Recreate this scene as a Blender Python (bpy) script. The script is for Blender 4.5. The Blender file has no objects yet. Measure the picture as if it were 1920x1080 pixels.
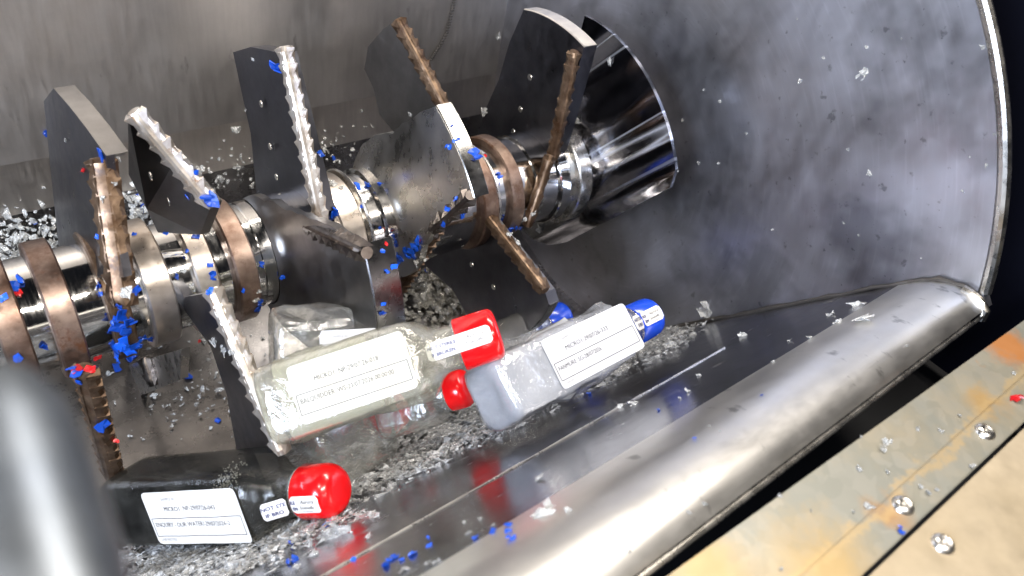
import bpy, bmesh, math, random
from mathutils import Vector, Matrix, noise
random.seed(7)
S = bpy.context.scene
COL = S.collection
U = 0.01                      # everything below is measured in centimetres, meshes are built in metres
# ------------------------------------------------------------------ camera
FPX = 1500.0                  # focal length in pixels of a 1920 wide picture
AX = Vector((0.79453483, 0.29263002, -0.53205458))     # world X, Y, Z seen from the camera
AY = Vector((-0.58734828, 0.59268877, -0.55112795))
AZ = Vector((0.15406619, 0.7503917, 0.64278761))
CAM = Vector((-3.64634736, -70.70245027, 60.81923041))
cd = bpy.data.cameras.new('camera'); cam = bpy.data.objects.new('camera', cd); COL.objects.link(cam)
R3 = Matrix((AX, AY, AZ))     # rows world axes in camera coords -> camera-to-world rotation
cam.matrix_world = Matrix.Translation(CAM * U) @ R3.to_4x4()
cd.lens = FPX / 1920 * 36; cd.sensor_width = 36; cd.clip_start = 0.01; cd.clip_end = 50
cd.dof.use_dof = True; cd.dof.focus_distance = 0.88; cd.dof.aperture_fstop = 6.0
S.camera = cam
# ------------------------------------------------------------------ world, lamps, exposure
W = bpy.data.worlds.new("World"); S.world = W; W.use_nodes = True
bg = W.node_tree.nodes['Background']; bg.inputs[0].default_value = (0.60, 0.66, 0.85, 1); bg.inputs[1].default_value = 0.015
S.view_settings.view_transform = 'Standard'; S.view_settings.look = 'None'
S.view_settings.exposure = 0.0; S.view_settings.gamma = 1; S.view_settings.use_curve_mapping = False
S.cycles.max_bounces = 10; S.cycles.transparent_max_bounces = 16
def lamp(name, loc, target, sx, sy, power, col):
    l = bpy.data.lights.new(name, 'AREA'); l.shape = 'RECTANGLE'; l.size = sx * U; l.size_y = sy * U
    l.energy = power; l.color = col
    o = bpy.data.objects.new(name, l); COL.objects.link(o); o.location = Vector(loc) * U
    o.rotation_euler = (Vector(target) - Vector(loc)).to_track_quat('-Z', 'Y').to_euler()
    return o
WARM = (1.0, 0.93, 0.84); COOL = (0.72, 0.82, 1.0)
LAMPS = [
    ('workshop_lamp', (-10, -115, 150), (25, -10, 0), 34, 12, 15, WARM),
    ('workshop_lamp', (35, -125, 150), (35, -10, 0), 34, 12, 15, WARM),
    ('workshop_lamp', (-55, -60, 175), (25, 0, 0), 34, 12, 13, WARM),
    ('workshop_lamp', (105, 0, 172), (40, -30, 0), 130, 26, 40, WARM),
    ('end_plate_fill', (-125, -85, 80), (77, -40, 8), 70, 50, 62, COOL),  # cool fill added to brighten the end plate, not a window
]
for a in LAMPS: lamp(*a)

# ------------------------------------------------------------------ helpers
def ray(px, py):
    return R3 @ Vector((px - 960, 540 - py, -FPX))
def onx(px, py, X):           # point on the plane x = X
    d = ray(px, py); return CAM + d * ((X - CAM.x) / d.x)
def ony(px, py, Y):
    d = ray(px, py); return CAM + d * ((Y - CAM.y) / d.y)
def onz(px, py, Z):
    d = ray(px, py); return CAM + d * ((Z - CAM.z) / d.z)
def atd(px, py, D):           # point at viewing depth D
    return CAM + ray(px, py) * (D / FPX)

def tag(o, label=None, cat=None, group=None, kind=None):
    if label: o['label'] = label
    if cat: o['category'] = cat
    if group: o['group'] = group
    if kind: o['kind'] = kind
    return o
def empty(name, loc=(0, 0, 0), label=None, cat=None, group=None):
    o = bpy.data.objects.new(name, None); COL.objects.link(o); o.location = Vector(loc) * U
    o.empty_display_size = 0.02
    return tag(o, label, cat, group)
def build(name, bm, mat, parent=None, smooth=True, angle=35):
    me = bpy.data.meshes.new(name)
    bmesh.ops.recalc_face_normals(bm, faces=bm.faces)
    for v in bm.verts: v.co *= U
    bm.to_mesh(me); bm.free()
    for p in me.polygons: p.use_smooth = smooth
    if smooth: me.set_sharp_from_angle(angle=math.radians(angle))
    if mat: me.materials.append(mat)
    o = bpy.data.objects.new(name, me); COL.objects.link(o)
    if parent:
        o.parent = parent
        # meshes are written in world cm; undo the parent's placement
        pm = Matrix.Translation(parent.location) if parent.type == 'EMPTY' else None
        if pm: o.matrix_parent_inverse = pm.inverted()
    return o

# ------------------------------------------------------------------ materials
def new_mat(name):
    m = bpy.data.materials.new(name); m.use_nodes = True
    nt = m.node_tree; b = nt.nodes['Principled BSDF']
    return m, nt, b
def N(nt, t, **kw):
    n = nt.nodes.new(t)
    for k, v in kw.items():
        if k in n.inputs: n.inputs[k].default_value = v
        else: setattr(n, k, v)
    return n
def coords(nt, scale=(1, 1, 1), rot=(0, 0, 0)):
    tc = N(nt, 'ShaderNodeTexCoord'); mp = N(nt, 'ShaderNodeMapping')
    mp.inputs['Scale'].default_value = scale; mp.inputs['Rotation'].default_value = rot
    nt.links.new(tc.outputs['Object'], mp.inputs['Vector']); return mp.outputs['Vector']
def noise_n(nt, vec, scale, detail=6, rough=0.6):
    n = N(nt, 'ShaderNodeTexNoise'); n.inputs['Scale'].default_value = scale
    n.inputs['Detail'].default_value = detail; n.inputs['Roughness'].default_value = rough
    nt.links.new(vec, n.inputs['Vector']); return n.outputs['Fac']
def ramp(nt, fac, stops):
    r = N(nt, 'ShaderNodeValToRGB'); e = r.color_ramp.elements
    while len(e) < len(stops): e.new(0.5)
    for i, (p, c) in enumerate(stops):
        e[i].position = p; e[i].color = (c if len(c) == 4 else (*c, 1)) if hasattr(c, '__len__') else (c, c, c, 1)
    nt.links.new(fac, r.inputs['Fac']); return r.outputs['Color']
def mixc(nt, fac, a, b, mode='MIX'):
    m = N(nt, 'ShaderNodeMix', data_type='RGBA', blend_type=mode)
    if isinstance(fac, (int, float)): m.inputs[0].default_value = fac
    else: nt.links.new(fac, m.inputs[0])
    for i, v in ((6, a), (7, b)):
        if isinstance(v, tuple): m.inputs[i].default_value = (*v[:3], 1)
        else: nt.links.new(v, m.inputs[i])
    return m.outputs[2]
def bump(nt, b, h, strength, dist):
    bp = N(nt, 'ShaderNodeBump'); bp.inputs['Strength'].default_value = strength; bp.inputs['Distance'].default_value = dist
    nt.links.new(h, bp.inputs['Height']); nt.links.new(bp.outputs['Normal'], b.inputs['Normal']); return bp

def steel(name, c1, c2, r1, r2, streak=(1, 1, 1), rot=(0, 0, 0), fine=60, blot=12, bmp=0.15, dirt=0.0, dirtcol=(.1, .07, .05), metallic=1.0, smix=0.35, det=7):
    m, nt, b = new_mat(name)
    v = coords(nt); vs = coords(nt, streak, rot)
    a = noise_n(nt, v, blot, det, 0.62); s = noise_n(nt, vs, fine, 5, 0.6); a2 = noise_n(nt, v, blot * 4.3, 6, 0.7)
    big = ramp(nt, a, [(0.36, 0.0), (0.66, 1.0)])
    col = mixc(nt, big, c1, c2)
    stx = ramp(nt, s, [(0.3, (0.72,) * 3), (0.7, (1.12,) * 3)])
    col = mixc(nt, smix, col, stx, 'MULTIPLY')
    b.inputs['Metallic'].default_value = metallic
    mr = N(nt, 'ShaderNodeMath', operation='ADD'); nt.links.new(a2, mr.inputs[0]); nt.links.new(s, mr.inputs[1])
    mr2 = N(nt, 'ShaderNodeMapRange'); mr2.inputs[1].default_value = 0.7; mr2.inputs[2].default_value = 1.3
    mr2.inputs[3].default_value = r1; mr2.inputs[4].default_value = r2
    nt.links.new(mr.outputs[0], mr2.inputs[0]); nt.links.new(mr2.outputs[0], b.inputs['Roughness'])
    if dirt > 0:
        d = noise_n(nt, v, blot * 1.7, 9, 0.72)
        dm = ramp(nt, d, [(0.62 - dirt * 0.3, 0.0), (0.72 - dirt * 0.25, 1.0)])
        col = mixc(nt, dm, col, dirtcol)
        inv = N(nt, 'ShaderNodeMapRange'); inv.inputs[3].default_value = metallic; inv.inputs[4].default_value = 0.15
        nt.links.new(dm, inv.inputs[0]); nt.links.new(inv.outputs[0], b.inputs['Metallic'])
    nt.links.new(col, b.inputs['Base Color'])
    if bmp: bump(nt, b, s, bmp, 0.0006)
    return m
M = {}
M['shaft'] = steel('turned_shaft_steel', (.58, .57, .56), (.74, .73, .72), .05, .16, (6, 1, 1), fine=90, bmp=0.02)
M['blade'] = steel('blade_steel', (.085, .085, .10), (.16, .16, .18), .26, .42, (1, 2, 1), fine=30, blot=10, bmp=0.03, smix=.3)
M['blade_bright'] = steel('polished_flight_steel', (.48, .46, .43), (.62, .60, .57), .22, .36, (1, 2, 1), fine=30, bmp=0.02)
M['flight_dark'] = steel('dark_flight_steel', (.20, .195, .195), (.32, .31, .305), .28, .42, (1, 2, 1), fine=30, bmp=0.02)
M['band_polished'] = steel('polished_band_steel', (.34, .335, .33), (.46, .45, .44), .16, .28, (1, 3, 1), fine=40, bmp=0.02)
M['band_dark'] = steel('dark_band_steel', (.13, .13, .14), (.20, .20, .21), .22, .34, (1, 3, 1), fine=40, bmp=0.02)
M['band'] = steel('lit_band_steel', (.66, .63, .59), (.80, .77, .73), .34, .48, (1, 3, 1), fine=40, bmp=0.03)  # pale tone puts the overhead light on the top edge into the colour
M['mirror'] = steel('mirror_flight_steel', (.19, .195, .22), (.29, .29, .32), .10, .22, (1, 1, 1), fine=30, bmp=0.0)
M['facet'] = steel('pale_facet_steel', (.46, .43, .40), (.60, .56, .52), .28, .44, (14, 1, 1.2), fine=14, blot=9, bmp=0.03, smix=.4)  # paler than the back wall steel
M['back'] = steel('brushed_back_steel', (.42, .40, .385), (.53, .505, .485), .40, .52, (10, 1, 1.2), fine=14, blot=5, bmp=0.03, smix=.3)
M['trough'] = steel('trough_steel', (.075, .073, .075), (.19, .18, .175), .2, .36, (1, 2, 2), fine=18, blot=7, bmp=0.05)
M['front'] = steel('front_wall_steel', (.26, .26, .28), (.38, .38, .405), .18, .28, (1, 6, 6), fine=26, blot=8, bmp=0.02, smix=.3, dirt=.04, dirtcol=(.16,.16,.165))
M['end'] = steel('end_plate_steel', (.40, .40, .43), (.66, .67, .75), .33, .44, (1, 2, 1.0), (0.6, 0, 0), fine=22, blot=5, bmp=0.015, smix=.12, det=3)
M['rim'] = steel('rim_steel', (.70, .68, .65), (.80, .78, .75), .32, .40, (1, 4, 4), fine=16, bmp=0.01, smix=.15)
M['edge'] = steel('edge_steel', (.62, .60, .57), (.78, .76, .72), .2, .35, bmp=0.03)
M['collar_rust'] = steel('rusty_collar', (.12, .07, .05), (.36, .27, .22), .28, .5, blot=22, bmp=0.1, dirt=.32, dirtcol=(.085, .036, .018), metallic=.85)
M['collar'] = steel('worn_collar', (.42, .36, .31), (.60, .55, .50), .24, .40, blot=20, bmp=0.08, dirt=.12, dirtcol=(.30, .18, .08), metallic=.95)
M['bar_rust'] = steel('rusty_knife_bar', (.07, .038, .02), (.24, .165, .11), .26, .48, blot=45, bmp=0.15, dirt=.35, dirtcol=(.055, .026, .012), metallic=.8)
M['bar'] = steel('worn_knife_bar', (.52, .44, .36), (.86, .81, .75), .26, .44, blot=40, bmp=0.1, dirt=.2, dirtcol=(.26, .15, .08), metallic=.85)
M['bar_dark'] = steel('dark_knife_bar', (.13, .11, .10), (.24, .21, .19), .24, .42, blot=45, bmp=0.15, dirt=.12, dirtcol=(.06, .035, .022))
def polar_scratches(m):
    nt = m.node_tree; b = nt.nodes['Principled BSDF']
    tc = N(nt, 'ShaderNodeTexCoord'); sp = N(nt, 'ShaderNodeSeparateXYZ'); nt.links.new(tc.outputs['Object'], sp.inputs[0])
    sq = []
    cb = N(nt, 'ShaderNodeCombineXYZ'); nt.links.new(sp.outputs[1], cb.inputs[0]); nt.links.new(sp.outputs[2], cb.inputs[1])
    ln = N(nt, 'ShaderNodeVectorMath', operation='LENGTH'); nt.links.new(cb.outputs[0], ln.inputs[0])
    at = N(nt, 'ShaderNodeMath', operation='ARCTAN2'); nt.links.new(sp.outputs[2], at.inputs[0]); nt.links.new(sp.outputs[1], at.inputs[1])
    k1 = N(nt, 'ShaderNodeMath', operation='MULTIPLY'); nt.links.new(ln.outputs['Value'], k1.inputs[0]); k1.inputs[1].default_value = 190
    k2 = N(nt, 'ShaderNodeMath', operation='MULTIPLY'); nt.links.new(at.outputs[0], k2.inputs[0]); k2.inputs[1].default_value = 5
    c2 = N(nt, 'ShaderNodeCombineXYZ'); nt.links.new(k1.outputs[0], c2.inputs[0]); nt.links.new(k2.outputs[0], c2.inputs[1])
    sc = noise_n(nt, c2.outputs[0], 1.0, 3, .6)
    lines = ramp(nt, sc, [(.50, .92), (.62, 1.08), (.66, 1.25)])
    spots = ramp(nt, noise_n(nt, tc.outputs['Object'], 75, 3, .5), [(.26, .45), (.33, 1.0)])
    old = b.inputs['Base Color'].links[0].from_socket
    col = mixc(nt, .28, old, lines, 'MULTIPLY'); col = mixc(nt, .7, col, spots, 'MULTIPLY')
    nt.links.new(col, b.inputs['Base Color'])
polar_scratches(M['end'])
def scuffs(m, scale, lo, hi, dark, vec=(1, 1, 1)):
    nt = m.node_tree; b = nt.nodes['Principled BSDF']; old = b.inputs['Base Color'].links[0].from_socket
    n = noise_n(nt, coords(nt, vec), scale, 4, .55)
    k = ramp(nt, n, [(lo, dark), (hi, 1.0)]); nt.links.new(mixc(nt, .8, old, k, 'MULTIPLY'), b.inputs['Base Color'])
scuffs(M['end'], 8, .38, .50, .58); scuffs(M['end'], 130, .27, .32, .5)
scuffs(M['rim'], 60, .30, .36, .45, (1, .5, .5)); scuffs(M['back'], 40, .28, .34, .6, (1, 1, .4)); scuffs(M['front'], 50, .30, .36, .6)
def flat(name, col, rough=.5, metal=0, coat=0, trans=0, ior=1.45, spec=.5, sss=0):
    m, nt, b = new_mat(name)
    b.inputs['Base Color'].default_value = (*col, 1); b.inputs['Roughness'].default_value = rough; b.inputs['Metallic'].default_value = metal
    b.inputs['Coat Weight'].default_value = coat; b.inputs['Transmission Weight'].default_value = trans; b.inputs['IOR'].default_value = ior
    v = coords(nt); n = noise_n(nt, v, 90, 4); bump(nt, b, n, .12, .0006)
    if not trans:
        c = mixc(nt, n, tuple(x * .8 for x in col), tuple(min(1, x * 1.15) for x in col)); nt.links.new(c, b.inputs['Base Color'])
    return m
M['cap_red'] = flat('red_cap_plastic', (.72, .004, .006), .22, coat=.3)
M['cap_blue'] = flat('blue_cap_plastic', (.004, .05, .50), .25, coat=.3)
M['chip_blue'] = flat('blue_chip_plastic', (.008, .09, .62), .3)
M['chip_red'] = flat('red_chip_plastic', (.66, .01, .015), .3)
M['foam'] = flat('liquid_foam', (.42, .41, .38), .3)
M['ink'] = flat('label_ink', (.05, .05, .06), .7)
M['ink_pale'] = flat('faint_label_ink', (.30, .30, .31), .7)
M['ink_navy'] = flat('navy_seal_ink', (.02, .03, .12), .6)
M['black'] = flat('slot_shade_black', (.004, .004, .005), .6)  # near-black colour in place of the shade in the slot under the rim
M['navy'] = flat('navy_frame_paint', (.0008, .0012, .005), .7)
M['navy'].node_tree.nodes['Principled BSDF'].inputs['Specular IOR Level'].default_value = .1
M['weld'] = flat('weld_bead_metal', (.16, .15, .14), .45, .9)
def paper(name, col):
    m, nt, b = new_mat(name); v = coords(nt, (1, 1, 1))
    n = noise_n(nt, v, 55, 3, .5); w = noise_n(nt, coords(nt, (1, .3, 1)), 30, 2)
    c = mixc(nt, n, tuple(x * .93 for x in col), col); nt.links.new(c, b.inputs['Base Color'])
    b.inputs['Roughness'].default_value = .45; bump(nt, b, w, .5, .003); return m
M['paper'] = paper('white_label_paper', (.62, .61, .59))
M['paper_grey'] = paper('grey_label_paper', (.50, .51, .54))
M['paper_cream'] = paper('cream_label_paper', (.47, .455, .39))
def thin_plastic(name, tint, gl=0.22, haze=0.0, hazecol=(.7, .7, .7), rough=.08, scale=30, gmul=.75, gadd=.06):
    m, nt, b = new_mat(name); nt.nodes.remove(b)
    out = nt.nodes['Material Output']
    tr = N(nt, 'ShaderNodeBsdfTransparent'); tr.inputs[0].default_value = (*tint, 1)
    g = N(nt, 'ShaderNodeBsdfGlossy'); g.inputs['Roughness'].default_value = rough; g.inputs['Color'].default_value = (1, 1, 1, 1)
    di = N(nt, 'ShaderNodeBsdfDiffuse'); di.inputs[0].default_value = (*hazecol, 1)
    v = coords(nt); n = noise_n(nt, v, scale, 6, .6)
    bp = N(nt, 'ShaderNodeBump'); bp.inputs['Strength'].default_value = .8; bp.inputs['Distance'].default_value = .005
    nt.links.new(n, bp.inputs['Height'])
    for x in (g, di): nt.links.new(bp.outputs['Normal'], x.inputs['Normal'])
    lw = N(nt, 'ShaderNodeLayerWeight'); lw.inputs['Blend'].default_value = gl; nt.links.new(bp.outputs['Normal'], lw.inputs['Normal'])
    hz = ramp(nt, n, [(.35, haze * .35), (.7, min(1, haze * 1.5))])
    m1 = N(nt, 'ShaderNodeMixShader'); nt.links.new(hz, m1.inputs[0]); nt.links.new(tr.outputs[0], m1.inputs[1]); nt.links.new(di.outputs[0], m1.inputs[2])
    fr = N(nt, 'ShaderNodeMath', operation='MULTIPLY_ADD'); nt.links.new(lw.outputs['Facing'], fr.inputs[0]); fr.inputs[1].default_value = gmul; fr.inputs[2].default_value = gadd
    m2 = N(nt, 'ShaderNodeMixShader'); nt.links.new(fr.outputs[0], m2.inputs[0]); nt.links.new(m1.outputs[0], m2.inputs[1]); nt.links.new(g.outputs[0], m2.inputs[2])
    nt.links.new(m2.outputs[0], out.inputs['Surface']); return m
M['pet'] = thin_plastic('clear_bottle_plastic', (.86, .86, .84), .2, .14, (.55, .55, .52))
M['pet_milk'] = thin_plastic('milky_bottle_plastic', (.88, .89, .92), .2, .28, (.60, .62, .66))
M['pet_yellow'] = thin_plastic('yellowed_bottle_plastic', (.88, .88, .80), .2, .28, (.50, .49, .43))
M['pet_smoke'] = thin_plastic('smoky_bottle_plastic', (.55, .55, .52), .15, .06, (.3, .3, .28), gmul=.45, gadd=.02)
M['flake'] = thin_plastic('clear_flake_plastic', (.90, .91, .91), .3, .5, (.74, .75, .74), .12, 200)
M['crumb'] = thin_plastic('crushed_flake_plastic', (.78, .79, .80), .28, .55, (.60, .61, .61), .15, 160)
M['rubble'] = thin_plastic('wet_crushed_plastic', (.70, .68, .62), .3, .5, (.40, .38, .33), .12, 90)
M['liquid_dark'] = flat('black_sample_liquid', (.002, .002, .002), .12)
M['liquid_dark'].node_tree.nodes['Principled BSDF'].inputs['Specular IOR Level'].default_value = .12
M['liquid_milk'] = flat('milky_sample_liquid', (.56, .575, .60), .2, trans=.5, ior=1.2)
M['liquid_yellow'] = flat('pale_yellow_sample_liquid', (.80, .79, .68), .25, trans=.7, ior=1.2)
def galv():
    m, nt, b = new_mat('galvanised_sheet'); v = coords(nt)
    vo = N(nt, 'ShaderNodeTexVoronoi'); vo.inputs['Scale'].default_value = 90; vo.feature = 'F1'
    wn = noise_n(nt, v, 25, 3); ad = N(nt, 'ShaderNodeVectorMath', operation='MULTIPLY_ADD')
    cmb = N(nt, 'ShaderNodeCombineXYZ'); nt.links.new(wn, cmb.inputs[0]); nt.links.new(wn, cmb.inputs[1])
    nt.links.new(cmb.outputs[0], ad.inputs[0]); ad.inputs[1].default_value = (.05, .05, .05); nt.links.new(v, ad.inputs[2])
    nt.links.new(ad.outputs[0], vo.inputs['Vector'])
    sep = N(nt, 'ShaderNodeSeparateColor'); nt.links.new(vo.outputs['Color'], sep.inputs[0])
    sp = ramp(nt, sep.outputs[0], [(0, (.165, .165, .14)), (1, (.20, .195, .168))])
    st = noise_n(nt, v, 9, 8, .7)
    stn = ramp(nt, st, [(.44, 0), (.74, .7)])
    c = mixc(nt, stn, sp, (.27, .215, .13))
    st2 = ramp(nt, noise_n(nt, v, 14, 8, .7), [(.62, 0), (.74, .8)]); c = mixc(nt, st2, c, (.30, .13, .03))
    tcs = N(nt, 'ShaderNodeTexCoord'); wob = N(nt, 'ShaderNodeVectorMath', operation='MULTIPLY_ADD'); wz = noise_n(nt, v, 22, 6, .7)
    cw = N(nt, 'ShaderNodeCombineXYZ'); nt.links.new(wz, cw.inputs[0]); nt.links.new(wz, cw.inputs[1]); nt.links.new(cw.outputs[0], wob.inputs[0]); wob.inputs[1].default_value = (.06, .06, 0); nt.links.new(tcs.outputs['Object'], wob.inputs[2])
    for (px, py, r0, r1, colr) in ((1890, 650, .012, .034, (.34, .13, .03)), (1660, 950, .004, .020, (.27, .15, .06)), (1560, 1075, .01, .05, (.29, .20, .08)), (1330, 1075, .01, .045, (.28, .20, .09)), (1850, 760, .006, .022, (.28, .18, .07))):
        ctr = onz(px, py, 20) * U; ds = N(nt, 'ShaderNodeVectorMath', operation='DISTANCE'); nt.links.new(wob.outputs[0], ds.inputs[0]); ds.inputs[1].default_value = ctr + Vector((.03, .03, 0))
        mr_ = N(nt, 'ShaderNodeMapRange'); mr_.inputs[1].default_value = r0; mr_.inputs[2].default_value = r1; mr_.inputs[3].default_value = .9; mr_.inputs[4].default_value = 0; nt.links.new(ds.outputs['Value'], mr_.inputs[0])
        c = mixc(nt, mr_.outputs[0], c, colr)
    la, lb_ = onz(1503, 1080, 20) * U, onz(1920, 705, 20) * U; dl = (lb_ - la).normalized(); nl = Vector((-dl.y, dl.x, 0))
    dt = N(nt, 'ShaderNodeVectorMath', operation='DOT_PRODUCT'); nt.links.new(wob.outputs[0], dt.inputs[0]); dt.inputs[1].default_value = nl
    sb = N(nt, 'ShaderNodeMath', operation='SUBTRACT'); nt.links.new(dt.outputs['Value'], sb.inputs[0]); sb.inputs[1].default_value = nl.dot(la + Vector((.03, .03, 0)))
    ab = N(nt, 'ShaderNodeMath', operation='ABSOLUTE'); nt.links.new(sb.outputs[0], ab.inputs[0])
    mr_ = N(nt, 'ShaderNodeMapRange'); mr_.inputs[1].default_value = .001; mr_.inputs[2].default_value = .006; mr_.inputs[3].default_value = .6; mr_.inputs[4].default_value = 0; nt.links.new(ab.outputs[0], mr_.inputs[0])
    c = mixc(nt, mr_.outputs[0], c, (.33, .235, .11))
    nt.links.new(c, b.inputs['Base Color']); b.inputs['Metallic'].default_value = .35
    rr = N(nt, 'ShaderNodeMapRange'); nt.links.new(wn, rr.inputs[0]); rr.inputs[3].default_value = .3; rr.inputs[4].default_value = .6
    nt.links.new(rr.outputs[0], b.inputs['Roughness']); bump(nt, b, st, .2, .002); return m
M['galv'] = galv()
M['warm_sheet'] = steel('stained_sheet_steel', (.29, .235, .155), (.38, .315, .225), .33, .5, blot=5, bmp=.04, dirt=.1, dirtcol=(.55, .38, .2), metallic=.3)

# ------------------------------------------------------------------ housing
XE = 77.72; XL = -45.0
RT = 28.0
nw = Vector((0, 0.75162569, 0.65958989)); uw = Vector((0, -0.65958989, 0.75162569)); dw = -28.07
def wall_pt(X, s):            # point on the sloping front wall, s cm above the tangent line
    return Vector((X, 0, 0)) + nw * dw + uw * s
def prof_front(s0, s1, n=2):
    return [wall_pt(0, s0 + (s1 - s0) * i / (n - 1)) for i in range(n)]
TAPER = .095                  # the front sheet stands a little higher towards the near end
def strip(profile, x0, x1, nx=24, taper=None):
    bm = bmesh.new(); rows = []
    for i in range(nx + 1):
        X = x0 + (x1 - x0) * i / nx
        rows.append([bm.verts.new(Vector((X, p[1], p[2])) + (uw * (TAPER * (XE - X) * taper[j]) if taper else Vector())) for j, p in enumerate(profile)])
    for i in range(nx):
        for j in range(len(profile) - 1):
            bm.faces.new((rows[i][j], rows[i][j + 1], rows[i + 1][j + 1], rows[i + 1][j]))
    return bm
def tube(pts, r, n=10, close=False):
    bm = bmesh.new(); rings = []
    P = [Vector(p) for p in pts]
    for i, p in enumerate(P):
        t = (P[min(i + 1, len(P) - 1)] - P[max(i - 1, 0)]).normalized()
        a = t.orthogonal().normalized() if i == 0 else (prev - t * prev.dot(t)).normalized()
        prev = a; b = t.cross(a); ri = r[i] if hasattr(r, '__len__') else r
        rings.append([bm.verts.new(p + (a * math.cos(2 * math.pi * k / n) + b * math.sin(2 * math.pi * k / n)) * ri) for k in range(n)])
    for i in range(len(P) - 1):
        for k in range(n): bm.faces.new((rings[i][k], rings[i][(k + 1) % n], rings[i + 1][(k + 1) % n], rings[i + 1][k]))
    bm.faces.new(rings[0]); bm.faces.new(rings[-1][::-1]); return bm
def solid(o, t, off=-1):
    md = o.modifiers.new('sheet', 'SOLIDIFY'); md.thickness = t * U; md.offset = off; md.use_even_offset = True
housing = empty('shredder_housing', (0, 0, 0), 'grey stainless steel hopper with curved trough around the rotor and bright rolled front edge', 'hopper')
# back wall
bm = strip([(0, RT, 0), (0, RT, 30), (0, RT, 75)], XL, XE, 30)
o = build('back_wall', bm, M['back'], housing)
# trough bottom
n0 = math.degrees(math.atan2(nw.z * dw, nw.y * dw)) % 360    # tangent angle (about 221)
arc = [(0, RT * math.cos(math.radians(a)), RT * math.sin(math.radians(a))) for a in [0, -7, -14, -14.01] + [-14 - (360 - 14 - n0) * i / 40 for i in range(1, 41)]]
# the joint below the back wall is a flat facet, as folded sheet
o = build('back_facet', strip(arc[:3], XL, XE, 30), M['facet'], housing, angle=10)
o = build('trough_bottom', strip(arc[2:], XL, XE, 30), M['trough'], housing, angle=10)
S_BEND = 39.07
o = build('front_wall', strip([tuple(wall_pt(0, s)) for s in (0, 10, 20, 32, S_BEND)], XL, XE, 30, (0, .25, .5, .8, 1)), M['front'], housing)
bm = bmesh.new(); lp = []
for i in range(31):
    X = 4 + 56 * i / 30; e_ = 34.6 - (X - 9.7) * .127
    lp.append([wall_pt(X, e_) + nw * h_ for h_ in (.02, .05)] + [wall_pt(X, e_ - .25) + nw * .07, wall_pt(X, 20) + nw * .07, wall_pt(X, 19.6) + nw * .02])
lv = [[bm.verts.new(p) for p in r] for r in lp]
for a, b in zip(lv, lv[1:]):
    for k in range(4): bm.faces.new((a[k], a[k + 1], b[k + 1], b[k]))
build('wear_liner', bm, M['front'], housing, angle=20)
build('liner_edge', tube([wall_pt(X, 34.7 - (X - 9.7) * .127) + nw * .05 for X in [4 + 56 * i / 30 for i in range(31)]], [random.uniform(.05, .13) for _ in range(31)], 6), M['edge'], housing)
# rolled rim: an arc that leaves the wall tangentially and turns over outwards
pb = wall_pt(0, S_BEND); rr = 4.8; cc = pb - nw * rr
rim = []; q_ = pb.copy(); LR = 10.05
for i in range(25):            # the sheet bends ever more tightly towards its lip
    rim.append((0, q_.y, q_.z))
    for k in range(4):
        th = math.radians(82) * ((i + (k + .5) / 4) / 24) ** 2
        q_ += (uw * math.cos(th) - nw * math.sin(th)) * (LR / 96)
RIMEND = rim[-1]
lip = [rim[-1], (0, rim[-1][1] - .25, rim[-1][2] - .5), (0, rim[-1][1] - .15, rim[-1][2] - 1.1)]
build('rolled_rim', strip(rim, XL, XE - .3, 40, [1] * len(rim)), M['rim'], housing, angle=60)
build('rim_lip', strip(lip, XL, XE - 4, 20, [1, 1, 1]), M['edge'], housing, angle=60)
rb = [Vector((X, lip[1][1], lip[1][2])) + uw * (TAPER * (XE - X)) for X in [XL + (XE - 1 - XL) * i / 30 for i in range(31)]]
build('rim_edge', tube(rb, .2, 8), M['edge'], housing)
# end plate with its round outline (radius 56 about the rotor axis)
bm = bmesh.new(); pts = []
RE = 56.4
apl = math.degrees(math.atan2(RIMEND[2] + 1.4, RIMEND[1] + .3))
for i in range(41):
    a = math.radians(apl - (apl - 61) * i / 40); pts.append((RE * math.cos(a), RE * math.sin(a)))
pts += [(RT, 44), (RT, 0)]
for y, z in [(p[1], p[2]) for p in arc[1:]]: pts.append((y, z))
for s in (10, 20, 30): q = wall_pt(0, s); pts.append((q.y, q.z))
pts += [(p[1], p[2]) for p in rim[1:]]
bear = lambda q: math.atan2(q[1] - 8, q[0] + 6) % (2 * math.pi)
while bear(pts[-1]) > bear(pts[-2]): pts.pop()
popped = []
while bear(pts[0]) > bear(pts[-1]) - .004: popped.append(pts.pop(0))
c0_ = bm.verts.new((XE, -6, 8)); c1_ = bm.verts.new((XE + 1.2, -6, 8))
va = [bm.verts.new((XE, y, z)) for y, z in pts]; vb = [bm.verts.new((XE + 1.2, y, z)) for y, z in pts]
for k in range(len(pts)):
    k2 = (k + 1) % len(pts)
    bm.faces.new((c0_, va[k], va[k2])); bm.faces.new((c1_, vb[k2], vb[k])); bm.faces.new((va[k], vb[k], vb[k2], va[k2]))
build('end_plate', bm, M['end'], housing, False)
bm = bmesh.new(); cp = [(p[1], p[2]) for p in rim[12:]] + popped + [pts[0]]
f = bm.faces.new([bm.verts.new((XE + .03, y, z)) for y, z in cp]); g = bmesh.ops.extrude_face_region(bm, geom=[f])
bmesh.ops.translate(bm, verts=[v for v in g['geom'] if isinstance(v, bmesh.types.BMVert)], vec=(1.1, 0, 0))
bmesh.ops.triangulate(bm, faces=[f for f in bm.faces if len(f.verts) > 4]); build('corner_gusset', bm, M['end'], housing, False)
ed = []
for i in range(49):
    a = math.radians(apl - (apl - 61) * i / 48); ed.append((XE + .2, (RE + .1) * math.cos(a), (RE + .1) * math.sin(a)))
build('plate_edge', tube(ed, .62), M['edge'], housing)
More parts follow.
